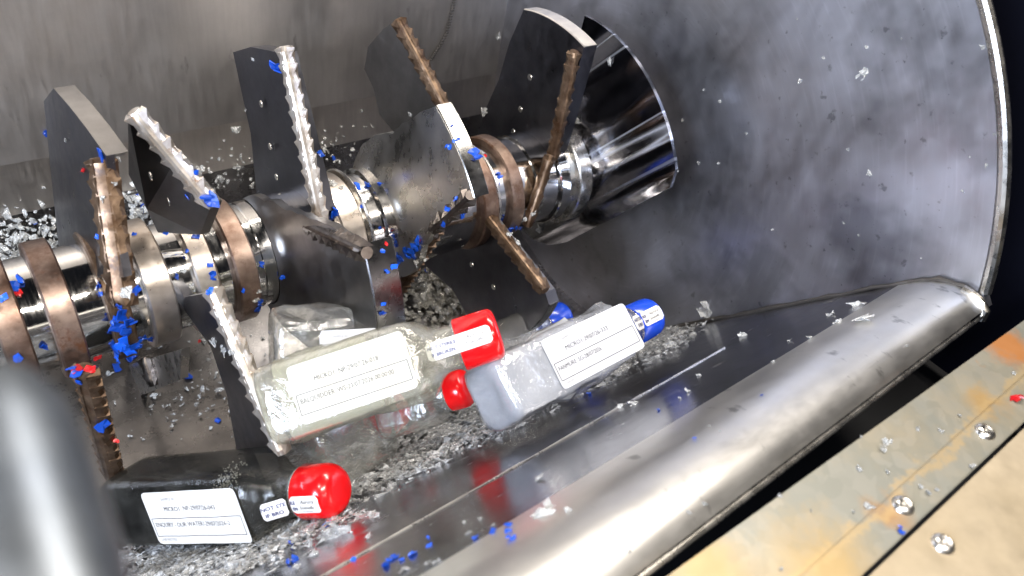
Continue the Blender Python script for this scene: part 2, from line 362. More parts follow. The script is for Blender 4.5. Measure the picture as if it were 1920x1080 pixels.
# weld between end plate and rim
wp = [wall_pt(XE - .25, s) for s in range(-6, 43, 2)] + [Vector((XE - .25, p[1], p[2])) for p in rim[1::2]]
wp = [p + Vector((0, random.uniform(-.12, .12), random.uniform(-.12, .12))) + nw * .12 for p in wp]
build('weld_seam', tube(wp, [random.uniform(.22, .4) for _ in wp]), M['weld'], housing)
# gusset closing the end of the rim
bm = bmesh.new(); e = [(XE - 1.3, p[1], p[2]) for p in rim[17:]] + [(XE - 1.3, lip[2][1], lip[2][2])]
build('rim_end_cap', tube([Vector(q) + Vector((.6, -.1, .05)) for q in e], .55), M['edge'], housing); bm.free()
# weld seam on the back wall, made of small beads
pts = [(852, 0), (848, 20), (843, 42), (838, 62), (828, 82), (816, 100), (806, 116)]
bp = []
for (a, b_), (c, d) in zip(pts, pts[1:]):
    for k in range(4): bp.append(ony(a + (c - a) * k / 4, b_ + (d - b_) * k / 4, RT - .25))
bp.insert(0, bp[0] + (bp[0] - bp[5]) * 3)
bm = bmesh.new()
for p in bp[1:]:
    bmesh.ops.create_icosphere(bm, subdivisions=1, radius=.28, matrix=Matrix.Translation(p) @ Matrix.Diagonal((1.4, .6, .7, 1)))
build('weld_bead', bm, M['weld'], housing)

# ------------------------------------------------------------------ table of galvanised sheet in front
ZT = 20.0
def table_sheet(name, corners, z, t, mat, parent):
    bm = bmesh.new(); vs = [bm.verts.new((onz(px, py, z).x, onz(px, py, z).y, z)) for px, py in corners]
    f = bm.faces.new(vs); g = bmesh.ops.extrude_face_region(bm, geom=[f])
    bmesh.ops.translate(bm, verts=[v for v in g['geom'] if isinstance(v, bmesh.types.BMVert)], vec=(0, 0, -t))
    bmesh.ops.bevel(bm, geom=bm.edges[:], offset=.06, segments=2, affect='EDGES')
    return build(name, bm, mat, parent, angle=30)
table = empty('sheet_metal_deck', onz(1600, 1000, ZT), 'stained galvanised sheet metal deck with rusty patches beside the hopper', 'deck')
def ext(a, b, k0, k1):       # a line on the deck, lengthened at both ends
    a, b = Vector(a), Vector(b); return (a + (a - b) * k0), (b + (b - a) * k1)
A0, A1 = onz(1250, 1080, ZT), onz(1920, 600, ZT); B0, B1 = onz(1503, 1080, ZT), onz(1920, 705, ZT); C0, C1 = onz(1623, 1080, ZT), onz(1920, 798, ZT)
def deck_piece(name, p, q, r, s, z0, z1, mat):
    bm = bmesh.new(); vs = [bm.verts.new((v.x, v.y, z1)) for v in (p, q, r, s)]
    f = bm.faces.new(vs); g = bmesh.ops.extrude_face_region(bm, geom=[f])
    for v in g['geom']:
        if isinstance(v, bmesh.types.BMVert): v.co.z = z0
    bmesh.ops.bevel(bm, geom=bm.edges[:], offset=.08, segments=2, affect='EDGES')
    return build(name, bm, mat, table, angle=30)
a0, a1 = ext(A0, A1, .6, .5); b0, b1 = ext(B0, B1, .6, .5); c0, c1 = ext(C0, C1, .6, .5)
deck_piece('deck_panel', a0, a1, b1 + Vector((0, -2, 0)), b0 + Vector((0, -2, 0)), ZT - 1.0, ZT, M['galv'])
deck_piece('lapped_strip', b0, b1, c1 + Vector((0, .15, 0)), c0 + Vector((0, .15, 0)), ZT + .01, ZT + .3, M['galv'])
deck_piece('cover_panel', c0 - Vector((0, .15, 0)), c1 - Vector((0, .15, 0)), c1 + Vector((0, -25, 0)), c0 + Vector((0, -25, 0)), ZT + .02, ZT + .55, M['warm_sheet'])
for i, (px, py, z) in enumerate([(1847, 810, ZT + .3), (1693, 948, ZT + .3), (1768, 1020, ZT + .55)]):
    p = onz(px, py, z); bm = bmesh.new()
    prof = [(.0, .12), (.18, .12), (.22, .30), (.42, .33), (.62, .25), (.74, .1), (.78, 0)]
    rings = [[bm.verts.new((p.x + r * math.cos(k * math.pi / 12), p.y + r * math.sin(k * math.pi / 12), p.z + h)) for k in range(24)] for r, h in prof[1:]]
    c = bm.verts.new((p.x, p.y, p.z + .12))
    for k in range(24):
        bm.faces.new((c, rings[0][k], rings[0][(k + 1) % 24]))
        for a, b_ in zip(rings, rings[1:]): bm.faces.new((a[k], a[(k + 1) % 24], b_[(k + 1) % 24], b_[k]))
    build('screw', bm, M['edge'], table, angle=30)
# black sheet added for the darkness in the slot beneath, navy cover behind
def boxbm(lo, hi):
    bm = bmesh.new(); bmesh.ops.create_cube(bm, size=1)
    for v in bm.verts: v.co = Vector([lo[i] + (v.co[i] + .5) * (hi[i] - lo[i]) for i in range(3)])
    return bm
o = build('slot_backing', boxbm((-60, -100, -12), (150, -49, -8)), M['black'], None, False); tag(o, 'black sheet standing in for the darkness in the slot under the rolled hopper edge', 'backing')
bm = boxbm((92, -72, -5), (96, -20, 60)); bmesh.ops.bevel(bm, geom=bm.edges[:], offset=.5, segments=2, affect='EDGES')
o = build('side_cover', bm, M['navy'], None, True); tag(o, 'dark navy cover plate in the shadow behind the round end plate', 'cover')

# ------------------------------------------------------------------ rotor
rotor = empty('shredder_rotor', (0, 0, 0), 'polished steel shredder shaft with rusty collars, dark flight plates and serrated knife bars', 'rotor')
def lathe(prof, x_of=0, seg=96):   # prof: (x, r)
    bm = bmesh.new(); rings = []
    for x, r in prof: rings.append([bm.verts.new((x, r * math.cos(2 * math.pi * k / seg), r * math.sin(2 * math.pi * k / seg))) for k in range(seg)])
    for a, b in zip(rings, rings[1:]):
        for k in range(seg): bm.faces.new((a[k], a[(k + 1) % seg], b[(k + 1) % seg], b[k]))
    bm.faces.new(rings[0]); bm.faces.new(rings[-1][::-1]); return bm
RS = 5.9
build('shaft', lathe([(XL + 1, RS)] + [(x, RS) for x in (-10, 10, 22)] + [(22.01, RS + .25), (36.9, RS + .25), (37, RS + .9), (49, RS + .9), (49.01, RS + .3), (60, RS + .3), (60.01, RS + .6), (XE - .1, RS + .6)], 0), M['shaft'], rotor)
def collar(x0, x1, r, mat, name='collar'):
    b = .18
    build(name, lathe([(x0, RS - .2), (x0, r - b), (x0 + b, r), (x1 - b, r), (x1, r - b), (x1, RS - .2)]), M[mat], rotor, angle=40)
collar(-3.4, -1.0, 7.0, 'collar_rust'); collar(.9, 3.3, 7.15, 'collar_rust'); collar(5.9, 7.9, 7.0, 'bar_rust')
collar(9.6, 12.3, 6.9, 'collar'); collar(14.6, 16.9, 6.9, 'collar'); collar(18.6, 20.9, 7.1, 'collar_rust')
collar(31.4, 34.2, 7.0, 'collar'); collar(34.6, 35.0, 7.3, 'edge'); collar(50.6, 52.9, 7.3, 'collar_rust'); collar(53.0, 53.6, 6.9, 'edge'); collar(55.3, 57.2, 7.2, 'collar_rust')
collar(63.6, 65.4, 7.0, 'shaft'); collar(66.5, 68.8, 7.6, 'edge'); collar(71.5, 77.6, 8.5, 'blade_bright')

def plate(pts, T, mat, name='flight_plate', wobble=0, parent=None, dirv=(1, 0, 0)):
    bm = bmesh.new(); P = [onx(*p) for p in pts]
    vs = [bm.verts.new(p) for p in P]; f = bm.faces.new(vs)
    g = bmesh.ops.extrude_face_region(bm, geom=[f])
    bmesh.ops.translate(bm, verts=[v for v in g['geom'] if isinstance(v, bmesh.types.BMVert)], vec=Vector(dirv) * T)
    big = [f for f in bm.faces if len(f.verts) > 4]
    bmesh.ops.triangulate(bm, faces=big)
    return build(name, bm, mat, rotor, angle=28)
def arcpts(X, R, a0, a1, n=14):       # real points of an arc about the rotor axis
    return [Vector((X, R * math.cos(math.radians(a0 + (a1 - a0) * i / n)), R * math.sin(math.radians(a0 + (a1 - a0) * i / n)))) for i in range(n + 1)]
def plate3(P, T, mat, name='flight_plate', seg=None):
    bm = bmesh.new(); f = bm.faces.new([bm.verts.new(p) for p in P])
    g = bmesh.ops.extrude_face_region(bm, geom=[f])
    bmesh.ops.translate(bm, verts=[v for v in g['geom'] if isinstance(v, bmesh.types.BMVert)], vec=(T, 0, 0))
    bmesh.ops.triangulate(bm, faces=[f for f in bm.faces if len(f.verts) > 4])
    return build(name, bm, mat, rotor, angle=28)
def bar(p, q, mat, w=1.25, t=.9, pitch=1.9, face=(-.45, -.66, .6), parent=rotor, tooth=.34, bend=None, round_end=True):
    """serrated knife bar: ridge along the middle, saw teeth down both edges"""
    w *= 1.05; P, Q = Vector(p), Vector(q); L = (Q - P).length; tdir = (Q - P).normalized()
    fv = Vector(face); fv = (fv - tdir * fv.dot(tdir)).normalized(); sv = tdir.cross(fv)
    bm = bmesh.new(); rings = []; pitch *= .8; n = max(2, int(L / pitch)); m_ = n * 3
    core = w * .72
    for i in range(m_ + 1):
        u = i / m_; c = P + tdir * (L * u); k = 1.0
        if u < .02 or u > .98: k = .7
        wv = core * k * (1 + .10 * math.sin(i * 2.094) + random.uniform(-.05, .05)); tt = t * k * (1 + random.uniform(-.06, .06))
        ring = [c + sv * (wv * math.cos(a)) + fv * (tt * math.sin(a)) for a in [math.pi * 2 * q / 12 for q in range(12)]]
        rings.append([bm.verts.new(v) for v in ring])
    for a, b in zip(rings, rings[1:]):
        for k in range(12): bm.faces.new((a[k], a[(k + 1) % 12], b[(k + 1) % 12], b[k]))
    bm.faces.new(rings[0]); bm.faces.new(rings[-1][::-1])
    for side in (-1, 1):           # saw teeth leaning towards the tip of the bar
        for i in range(n):
            if random.random() < .06: continue
            u0 = L * (i + .05) / n; u1 = L * (i + .98) / n; ln = 1 + random.uniform(-.2, .15)
            tip = P + tdir * (u0 + (u1 - u0) * .12) + sv * side * (core + w * tooth * .62 * ln) + fv * t * .25
            b0 = [P + tdir * uu + sv * side * core * kk + fv * zz for uu, kk, zz in ((u0, .35, t * 1.02), (u1, .35, t * .98), (u1, .9, -t * .45), (u0, .9, -t * .45))]
            q = [bm.verts.new(v) for v in b0]; tv = bm.verts.new(tip)
            for k in range(4): bm.faces.new((q[k], q[(k + 1) % 4], tv))
    o = build('knife_bar', bm, M[mat], parent, angle=22)
    return o
def flight(table, xin, xout, T, mat, bandmat='band_polished'):
    """flight plate as a grid: table rows are radius, first angle, last angle; it dishes from xin at the hub to xout at the rim"""
    bm = bmesh.new(); n = 36; rows = []
    r0, r1 = table[0][0], table[-1][0]
    fine = []
    for a, b_ in zip(table, table[1:]):
        for k in range(4): fine.append(tuple(a[i] + (b_[i] - a[i]) * k / 4 for i in range(3)))
    fine.append(table[-1])
    def P(r, a, dx=0):
        u = (r - r0) / (r1 - r0); x = xin + (xout - xin) * (u ** .6)
        return (x + dx, r * math.cos(math.radians(a)), r * math.sin(math.radians(a)))
    rnd_ = random.Random(3); f = []; bk = []
    for r, a, b_ in fine:
        a += rnd_.uniform(-1.5, 1.5) * 8 / r
        f.append([bm.verts.new(P(r, a + (b_ - a) * i / n)) for i in range(n + 1)])
        bk.append([bm.verts.new(P(r, a + (b_ - a) * i / n, min(T, .9))) for i in range(n + 1)])
    for g in (f, bk):
        for p, q in zip(g, g[1:]):
            for i in range(n): bm.faces.new((p[i], p[i + 1], q[i + 1], q[i]))
    for p, q in ((f[0], bk[0]), (f[-1], bk[-1])):
        for i in range(n): bm.faces.new((p[i], p[i + 1], q[i + 1], q[i]))
    for i in (0, n):
        for j in range(len(f) - 1): bm.faces.new((f[j][i], f[j + 1][i], bk[j + 1][i], bk[j][i]))
    o = build('flight_plate', bm, M[mat], rotor, angle=35)
    R, a, b_ = table[-1]; band_part(xout, R, a, b_, T, mat=bandmat); return o
def band_part(X, R, a0, a1, T, parent=rotor, mat='band'):
    """outer edge strip of a plate; mat sets how lit it looks"""
    bm = bmesh.new(); rows = []
    for i in range(25):
        a = math.radians(a0 + (a1 - a0) * i / 24); c, s_ = math.cos(a), math.sin(a)
        rows.append([bm.verts.new((x, r * c, r * s_)) for x, r in ((X + .04, R - .1), (X + .04, R + .05), (X + .14, R + .14), (X + T - .14, R + .14), (X + T - .04, R + .05), (X + T - .04, R - .1))])
    for p, q in zip(rows, rows[1:]):
        for k in range(5): bm.faces.new((p[k], p[k + 1], q[k + 1], q[k]))
    bm.faces.new(rows[0]); bm.faces.new(rows[-1][::-1])
    return build('outer_band', bm, M[mat], parent, angle=40)
def hole(px, py, X, mat='edge', r=.42):  # disc in place of a drilled hole, pale steel for the light behind it
    c = onx(px, py, X); bm = bmesh.new()
    bmesh.ops.create_cone(bm, cap_ends=True, segments=20, radius1=r * .9, radius2=r, depth=.1, matrix=Matrix.Translation(c) @ Matrix.Rotation(math.pi / 2, 4, 'Y'))
    build('hole_disc', bm, M[mat], rotor, angle=30)

# flight plates; (px, py) are read on the plane x = X in centimetres
# leftmost upright plate
plate([(82, 190, 7.3), (100, 166, 7.5), (130, 200, 7.8), (165, 245, 8.1), (198, 292, 8.4), (210, 400, 8.0), (232, 520, 6.6), (160, 520, 5.6), (112, 482, 5.0), (96, 330, 6.3)], .7, M['blade'])
plate([(100, 165, 7.5), (130, 199, 7.8), (165, 244, 8.1), (199, 292, 8.4), (190, 299, 8.35), (156, 251, 8.05), (121, 206, 7.75), (93, 178, 7.4)], 1.8, M['flight_dark'], 'outer_band')
bar(onx(190, 296, 8.3), onx(232, 575, 6.2), 'bar_rust', w=1.7, tooth=.16)
for p in [(124, 270, 7.4), (134, 348, 6.9), (144, 400, 6.5), (144, 422, 6.4), (149, 472, 6.0)]: hole(*p)
# second plate
plate([(240, 216, 12.2), (262, 232, 12.6), (330, 300, 14.6), (398, 380, 17.2), (375, 440, 16.2), (296, 436, 12.5), (275, 392, 12), (241, 327, 12)], 1.0, M['flight_dark'])
bar(onx(250, 208, 12.1), onx(398, 384, 17.2), 'bar', w=1.15)
for p in [(282, 330, 12.4), (315, 378, 13.4)]: hole(*p)
# third plate, leans up behind the bright bar
plate([(437, 98, 28.7), (470, 88, 28.8), (505, 95, 29), (525, 100, 29), (545, 180, 29), (575, 300, 29.2), (600, 400, 29.5), (560, 400, 29), (482, 372, 28.2), (470, 250, 28.3), (448, 150, 28.5)], 1.9, M['blade'])
bar(onx(533, 86, 28.4), onx(603, 418, 28.6), 'bar', w=1.05)
for p in [(489, 195, 28.3), (506, 275, 28.2), (518, 332, 28.2)]: hole(*p)
# fourth plate, dim, behind the tall bar
plate([(742, 38, 48.3), (800, 140, 48.6), (872, 276, 50), (800, 300, 49), (740, 250, 48.4), (712, 215, 48), (700, 165, 48), (683, 130, 48), (690, 88, 48), (718, 55, 48.2)], 1.0, M['flight_dark'])
bar(onx(746, 38, 48), onx(874, 278, 49.6), 'bar_rust', w=1.15)
# bright polished flight with a thick outer band
flight([(6.5, 35, 255), (8.5, 55, 205), (10.5, 76, 165), (13, 96, 152), (16, 103, 147), (21.2, 112, 141)], 38.0, 40.5, 2.1, 'blade_bright')
for p in [(815, 297, 40.4), (777, 328, 40.4), (743, 357, 40.4), (718, 375, 40.4)]: hole(*p, mat='blade', r=.5)
bar(onx(882, 366, 40.3), onx(800, 440, 40.2), 'bar_dark', w=1.0, tooth=.6, pitch=2.4)
bar(onx(818, 425, 42.5), onx(745, 545, 42.5), 'bar_rust', w=1.3, tooth=.4)
# lower left polished flight
flight([(6.3, 60, 290), (8, 100, 270), (11, 122, 225), (15, 132, 200), (20, 140, 192), (23.5, 144, 190)], 23.3, 26.0, 3.2, 'flight_dark', 'band_dark')
bar(onx(492, 382, 25.7), onx(688, 474, 25.7), 'bar_dark', w=1.2)
for p in [(539, 508, 25.9), (569, 522, 25.9), (612, 541, 25.9), (658, 562, 25.9)]: hole(*p)
# lower right dark flight
P = [onx(*p, 52) for p in [(862, 372), (885, 372), (960, 470), (1022, 548)]] + arcpts(52, 20.4, 190, 246, 16) + [onx(*p, 52) for p in [(880, 600), (850, 545), (800, 500), (745, 525), (790, 440)]]
plate3(P, 1.6, M['blade']); band_part(52, 20.4, 190, 246, 1.6, mat='band_dark')
bar(onx(884, 368, 51.5), onx(1022, 545, 51.5), 'bar_rust', w=1.15)
for p in [(852, 456, 51.9), (884, 496, 51.9), (925, 538, 51.9)]: hole(*p)
# upper right plate with the bright rim
P = arcpts(63, 22.6, 104, 73, 12)
plate3(P + [onx(*p, 63) for p in [(955, 80), (935, 150), (912, 200), (893, 262), (930, 300), (1000, 345), (1040, 285), (1065, 200)]], 2.2, M['blade']); band_part(63, 22.6, 104, 73, 2.2)
bar(onx(1077, 96, 62.4), onx(1035, 300, 62.4), 'bar_rust', w=1.05)
bar(onx(1032, 290, 61.5), onx(988, 425, 57.5), 'bar_rust', w=1.0, tooth=.2, pitch=3)
for p in [(993, 145, 62.9), (975, 205, 62.9), (962, 247, 62.9)]: hole(*p)
# last flight, mirror polished and rippled, next to the end plate
bm = bmesh.new()
P = arcpts(69.8, 22, 84, 150, 30) + [onx(*p, 69.8) for p in [(1256, 352), (1150, 408), (1060, 455), (1030, 460), (1000, 450), (975, 425)]] + arcpts(69.8, 6, 200, 60, 8)
o = plate3(P, .5, M['mirror'])
mt = M['mirror']; nt = mt.node_tree; b = nt.nodes['Principled BSDF']
sd = (onx(1200, 115, 69.8) - onx(1062, 212, 69.8)); ang = math.atan2(sd.z, sd.y)
v = coords(nt, (1, 1, 1), (-ang, 0, 0)); wv = N(nt, 'ShaderNodeTexNoise'); wv.inputs['Scale'].default_value = 1; wv.inputs['Detail'].default_value = 0
mp = nt.nodes.new('ShaderNodeMapping'); mp.inputs['Scale'].default_value = (0, .25, 20); nt.links.new(v, mp.inputs[0]); nt.links.new(mp.outputs[0], wv.inputs['Vector'])
bump(nt, b, wv.outputs['Fac'], 1.0, .04)
w2 = N(nt, 'ShaderNodeTexNoise'); w2.inputs['Scale'].default_value = 1; w2.inputs['Detail'].default_value = 1
mp2 = nt.nodes.new('ShaderNodeMapping'); mp2.inputs['Scale'].default_value = (0, .5, 34); mp2.inputs['Location'].default_value = (0, 3, 5); nt.links.new(v, mp2.inputs[0]); nt.links.new(mp2.outputs[0], w2.inputs['Vector'])
gm = ramp(nt, w2.outputs['Fac'], [(.56, 0), (.59, 1), (.62, 0)])
old = b.inputs['Base Color'].links[0].from_socket; nt.links.new(mixc(nt, gm, old, (.78, .82, .92)), b.inputs['Base Color'])
oldr = b.inputs['Roughness'].links[0].from_socket; ma = N(nt, 'ShaderNodeMath', operation='MULTIPLY_ADD'); nt.links.new(gm, ma.inputs[0]); ma.inputs[1].default_value = .4; nt.links.new(oldr, ma.inputs[2]); nt.links.new(ma.outputs[0], b.inputs['Roughness'])
# lower knives
plate([(330, 560, 13), (398, 548, 13.6), (430, 640, 14), (470, 730, 14.3), (530, 848, 14.8), (445, 852, 14.2), (425, 740, 13.8), (395, 650, 13.2)], 1.0, M['blade'])
bar(onx(398, 540, 13.3), onx(532, 850, 14.6), 'bar', w=1.1)
bar(onx(160, 690, 2.0), onx(214, 892, 2.3), 'bar_rust', w=1.5, pitch=2.1, tooth=.26)
plate([(190, 700, 9.5), (340, 655, 9.8), (338, 712, 9.8), (205, 765, 9.5)], .8, M['blade_bright'])
bar(onx(208, 690, 9.2), onx(220, 748, 9.2), 'bar_dark', w=1.0); bar(onx(272, 668, 9.4), onx(290, 722, 9.4), 'bar_dark', w=1.0)

# ------------------------------------------------------------------ bottles
def superring(r, e, n=40):
    out = []
    for k in range(n):
        a = 2 * math.pi * k / n; c, s = math.cos(a), math.sin(a)
        rr_ = r / ((abs(c) ** e + abs(s) ** e) ** (1 / e)); out.append((rr_ * c, rr_ * s))
    return out
def bottle(A, B, roll, label, bodymat, capmat, w=7.0, liquid=None, fill=1.0, crush=0.0, texts=None, paper_m='paper', lab=(.17, .66), labh=5.2, laboff=0, seal='one', cat='bottle', seed=1, cap=True, group=None, sealroll=0, caplen=4.0, fw=(.55, .8), liq0=0, bodyk=.76, dome=0, foam=False):
    A, B = Vector(A), Vector(B); L = (B - A).length; ax = (B - A).normalized()
    mid = (A + B) / 2; m = (CAM - mid); m = (m - ax * m.dot(ax)).normalized()
    m = Matrix.Rotation(math.radians(roll), 3, ax) @ m; sv = m.cross(ax)   # right handed: ax, sv?, m
    sv = m.cross(ax).normalized()
    root = empty('sample_bottle', A, label, cat, group)
    def T(x, y, z): return A + ax * x + sv * y + m * z
    h = w / 2; cr = h * .68; caplen = caplen
    LB = L - caplen
    rnd = random.Random(seed)
    def dent(x, y, z, amt):
        if not crush: return 0
        return (noise.noise(Vector((x * .28 + seed * 7, y * .3, z * .3))) + .5 * noise.noise(Vector((x * .6, y * .7 + seed * 3, z * .7)))) * crush * amt
    def body_bm(scale, x0, x1, closed=True):
        bm = bmesh.new(); prof = [(0, .55, 4), (.12, .84, 5), (.45, .97, 5.5), (1.0, 1, 6)]
        bl = LB * bodyk
        for i in range(1, 12): prof.append((1 + (bl - 1) * i / 12, 1, 6))
        for i in range(0, 9):
            u = i / 8; prof.append((bl + (LB - 1.2 - bl) * u, 1 + (cr * .86 / h - 1) * (u * u * (3 - 2 * u)), 6 - 4 * min(1, u * 1.4)))
        prof.append((LB + .2, cr * .84 / h, 2))
        rings = []
        for x, k, e in prof:
            if x < x0 - .01 or x > x1 + .01: continue
            ring = []
            for (y, z) in superring(h * k * scale, e):
                d = dent(x, y, z, 1.0 if 1 < x < bl + 2 else .3)
                if z > h * .5: d = min(d, 0) * (.25 if z > h * .8 else 1)
                f = 1 + d / h
                if not crush: f = 1 + .012 * noise.noise(Vector((x * .5, y * .5, z * .5 + seed)))
                ring.append(bm.verts.new(T(x + (0.35 * (1 - scale) * 10 if x < 1 else 0), y * f, z * f)))
            rings.append(ring)
        n = len(rings[0])
        for a, b in zip(rings, rings[1:]):
            for k in range(n): bm.faces.new((a[k], a[(k + 1) % n], b[(k + 1) % n], b[k]))
        c = bm.verts.new(T((prof[0][0] + .8) if x0 <= 0 else x0, 0, 0))
        for k in range(n): bm.faces.new((c, rings[0][(k + 1) % n], rings[0][k]))
        bm.faces.new(rings[-1][::-1]); return bm
    build('body', body_bm(1, 0, 99), M[bodymat], root, angle=50)
    if liquid: build('contents', body_bm(.965, liq0, LB * abs(fill)), M[liquid], root, angle=50)
    if foam:
        bm = bmesh.new(); fr_ = random.Random(2)
        for _ in range(420):
            xx = LB * fr_.uniform(.60, .74) + fr_.gauss(0, .25); an = fr_.gauss(math.radians(35), .5); rr2 = h * fr_.uniform(.80, .93)
            bmesh.ops.create_icosphere(bm, subdivisions=1, radius=fr_.uniform(.03, .11), matrix=Matrix.Translation(T(xx, -rr2 * math.sin(-an), rr2 * math.cos(an))))
        build('foam', bm, M['foam'], root)
    if cap:
        bm = bmesh.new(); rings = []; seg = 56
        prof = [(LB + .02, .97), (LB + .1, 1), (L - .9, .985), (L - .45, .955), (L - .18, .86), (L - .04, .68), (L, .4)]
        if dome: prof = [(LB + .02, .97), (LB + .1, 1)] + [(L - dome + dome * math.sin(q), .30 + .69 * math.cos(q) ** .8) for q in [i * math.pi / 20 for i in range(10)]]
        for x, k in prof:
            rings.append([bm.verts.new(T(x, cr * k * math.cos(2 * math.pi * j / seg), cr * k * math.sin(2 * math.pi * j / seg))) for j in range(seg)])
        for a, b in zip(rings, rings[1:]):
            for k in range(seg): bm.faces.new((a[k], a[(k + 1) % seg], b[(k + 1) % seg], b[k]))
        bm.faces.new(rings[0]); bm.faces.new(rings[-1][::-1])
        build('cap', bm, M[capmat], root, angle=45)
        build('neck_ring', tube([T(LB - .12, cr * .93 * math.cos(t * math.pi / 16), cr * .93 * math.sin(t * math.pi / 16)) for t in range(33)], .13, 8), M['pet'], root)
    def text_bm(s, size, ox, oy, fn, italic=0, bold=0, rot=0, sx=1):
        cu = bpy.data.curves.new('t', 'FONT'); cu.body = s; cu.size = size; cu.shear = italic; cu.offset = bold; cu.resolution_u = 2
        to = bpy.data.objects.new('t', cu); COL.objects.link(to); bpy.context.view_layer.update()
        me = bpy.data.meshes.new_from_object(to.evaluated_get(bpy.context.evaluated_depsgraph_get()))
        bm = bmesh.new(); bm.from_mesh(me)
        cr_, sr_ = math.cos(rot), math.sin(rot)
        for v in bm.verts:
            x, y = v.co.x * sx, v.co.y
            v.co = fn(ox + x * cr_ - y * sr_, oy + x * sr_ + y * cr_)
        bpy.data.objects.remove(to); bpy.data.curves.remove(cu); bpy.data.meshes.remove(me)
        return bm
    def join(bms):
        out = bms[0]
        for b in bms[1:]:
            me = bpy.data.meshes.new('j'); b.to_mesh(me); b.free(); out.from_mesh(me); bpy.data.meshes.remove(me)
        return out
    def sheet(fn, w_, h_, nx, ny, rc=.25):
        bm = bmesh.new(); g = []
        for i in range(nx + 1):
            row = []
            for j in range(ny + 1):
                x, y = w_ * i / nx, h_ * j / ny
                if i in (0, nx) and j in (0, ny): x += rc * .5 * (1 if i == 0 else -1); y += rc * .5 * (1 if j == 0 else -1)
                row.append(bm.verts.new(fn(x, y)))
            g.append(row)
        for i in range(nx):
            for j in range(ny): bm.faces.new((g[i][j], g[i + 1][j], g[i + 1][j + 1], g[i][j + 1]))
        return bm
    if texts:
        x0 = lab[0] * L; x1 = lab[1] * L; y0 = -labh / 2 + laboff
        def z_at(x, y):
            return h + .06 + .05 * math.sin((x - x0) * 1.3 + seed) * math.exp(-((y - laboff) ** 2) / 9) - .02 * (abs(y) / h) ** 8 * h * 3 * (abs(y) > h * .7)
        def fl(x, y, up=0):
            X_, Y_ = x0 + x, y0 + y; zz = z_at(X_, Y_)
            if abs(Y_) > h * .86:      # the label folds round the bottle's edge
                e = abs(Y_) - h * .86; Y_ = math.copysign(h * .86 + e * .55, Y_); zz -= e * .75
            return T(X_, Y_, zz + up)
        LW = x1 - x0
        lb = build('label', sheet(fl, LW, labh, 26, 12), M[paper_m], root)
        ink = lambda x, y: fl(x, y, .03)
        def rule(xa, ya, xb, yb, t=.035):
            bm = bmesh.new(); d = (Vector((xb - xa, yb - ya))).normalized(); p_ = Vector((-d.y, d.x)) * t; rows = []
            for i in range(13):
                u = i / 12; c = Vector((xa, ya)).lerp(Vector((xb, yb)), u); rows.append((bm.verts.new(ink(c.x + p_.x, c.y + p_.y)), bm.verts.new(ink(c.x - p_.x, c.y - p_.y))))
            for a, b in zip(rows, rows[1:]): bm.faces.new((a[0], a[1], b[1], b[0]))
            return bm
        t1, t2 = texts
        def fit(s_, size, wid, ox, oy):
            b0 = text_bm(s_, size, 0, 0, lambda x, y: Vector((x, y, 0))); ww = max(v.co.x for v in b0.verts); b0.free()
            return text_bm(s_, size, ox, oy, ink, sx=wid / ww)
        bms = [fit(t1, labh * .12, LW * fw[0], LW * .20, labh * .64), fit(t2, labh * .12, LW * fw[1], LW * .04, labh * .34)]
        build('printed_text', join(bms), M['ink'], lb, False)
        bms = [rule(.02 * LW, labh * .50, .97 * LW, labh * .50), rule(.02 * LW, labh * .16, .97 * LW, labh * .16), rule(.02 * LW, labh * .16, .02 * LW, labh * .50), rule(.97 * LW, labh * .16, .97 * LW, labh * .50)]
        build('printed_frame', join(bms), M['ink'], lb, False)
        for args in (('SAMPLE ID', labh * .075, LW * .20, labh * .84, ink), ('LAB NOTES', labh * .075, LW * .04, labh * .07, ink)):
            build('faint_text', text_bm(*args), M['ink_pale'], lb, False)
    if seal and cap:
        sr = math.radians(sealroll)
        def on_cyl(x, y, up=.06):
            r_ = cr + up; a = y / r_ + sr; X_ = x
            return T(X_, -math.sin(-a) * r_, math.cos(a) * r_)
        def on_sh(x, y, up=.08):
            r_ = max(cr, cr + (LB - x) * .55 * (1 if x < LB else 0)) + up; a = y / r_ + sr
            r_ = min(r_, h * 1.0 + up)
            return T(x, math.sin(a) * r_, math.cos(a) * r_)
        sw = 1.7; big = (lambda x0_, w_, inkfn, words: None)
        if seal == 'one':
            fn = lambda x, y, up=.07: (on_cyl(LB - 2.9 + x, y - sw / 2, up + .05))
            lb2 = build('seal_label', sheet(lambda x, y: fn(x, y), 6.1, sw, 20, 6), M['paper'], root)
            i2 = lambda x, y: fn(x, y, .11)
            build('printed_text', join([text_bm('NOT STERILE', .46, .12, 1.0, i2, bold=.012), text_bm('IF BROKEN', .46, .35, .35, i2, bold=.012)]), M['ink_navy'], lb2, False)
            build('printed_name', join([text_bm('Aurora', .56, 3.75, 1.02, i2, italic=.3), text_bm('Scientific', .5, 3.55, .48, i2, italic=.3), text_bm('0131 557 4350', .2, 3.75, .15, i2)]), M['ink'], lb2, False)
        else:
            fa = lambda x, y, up=.05: on_sh(LB - 2.3 + x, y - sw / 2, up)
            la = build('seal_label', sheet(lambda x, y: fa(x, y), 2.1, sw, 10, 6), M['paper'], root)
            ia = lambda x, y: fa(x, y, .1)
            build('printed_text', join([text_bm('NOT STE', .5, .06, 1.0, ia, bold=.014), text_bm('IF BRO', .5, .3, .35, ia, bold=.014)]), M['ink_navy'], la, False)
            fb = lambda x, y, up=.05: on_cyl(LB + .15 + x, y - sw / 2, up)
            lb2 = build('seal_label', sheet(lambda x, y: fb(x, y), 3.2, sw, 12, 6), M['paper'], root)
            ib = lambda x, y: fb(x, y, .1)
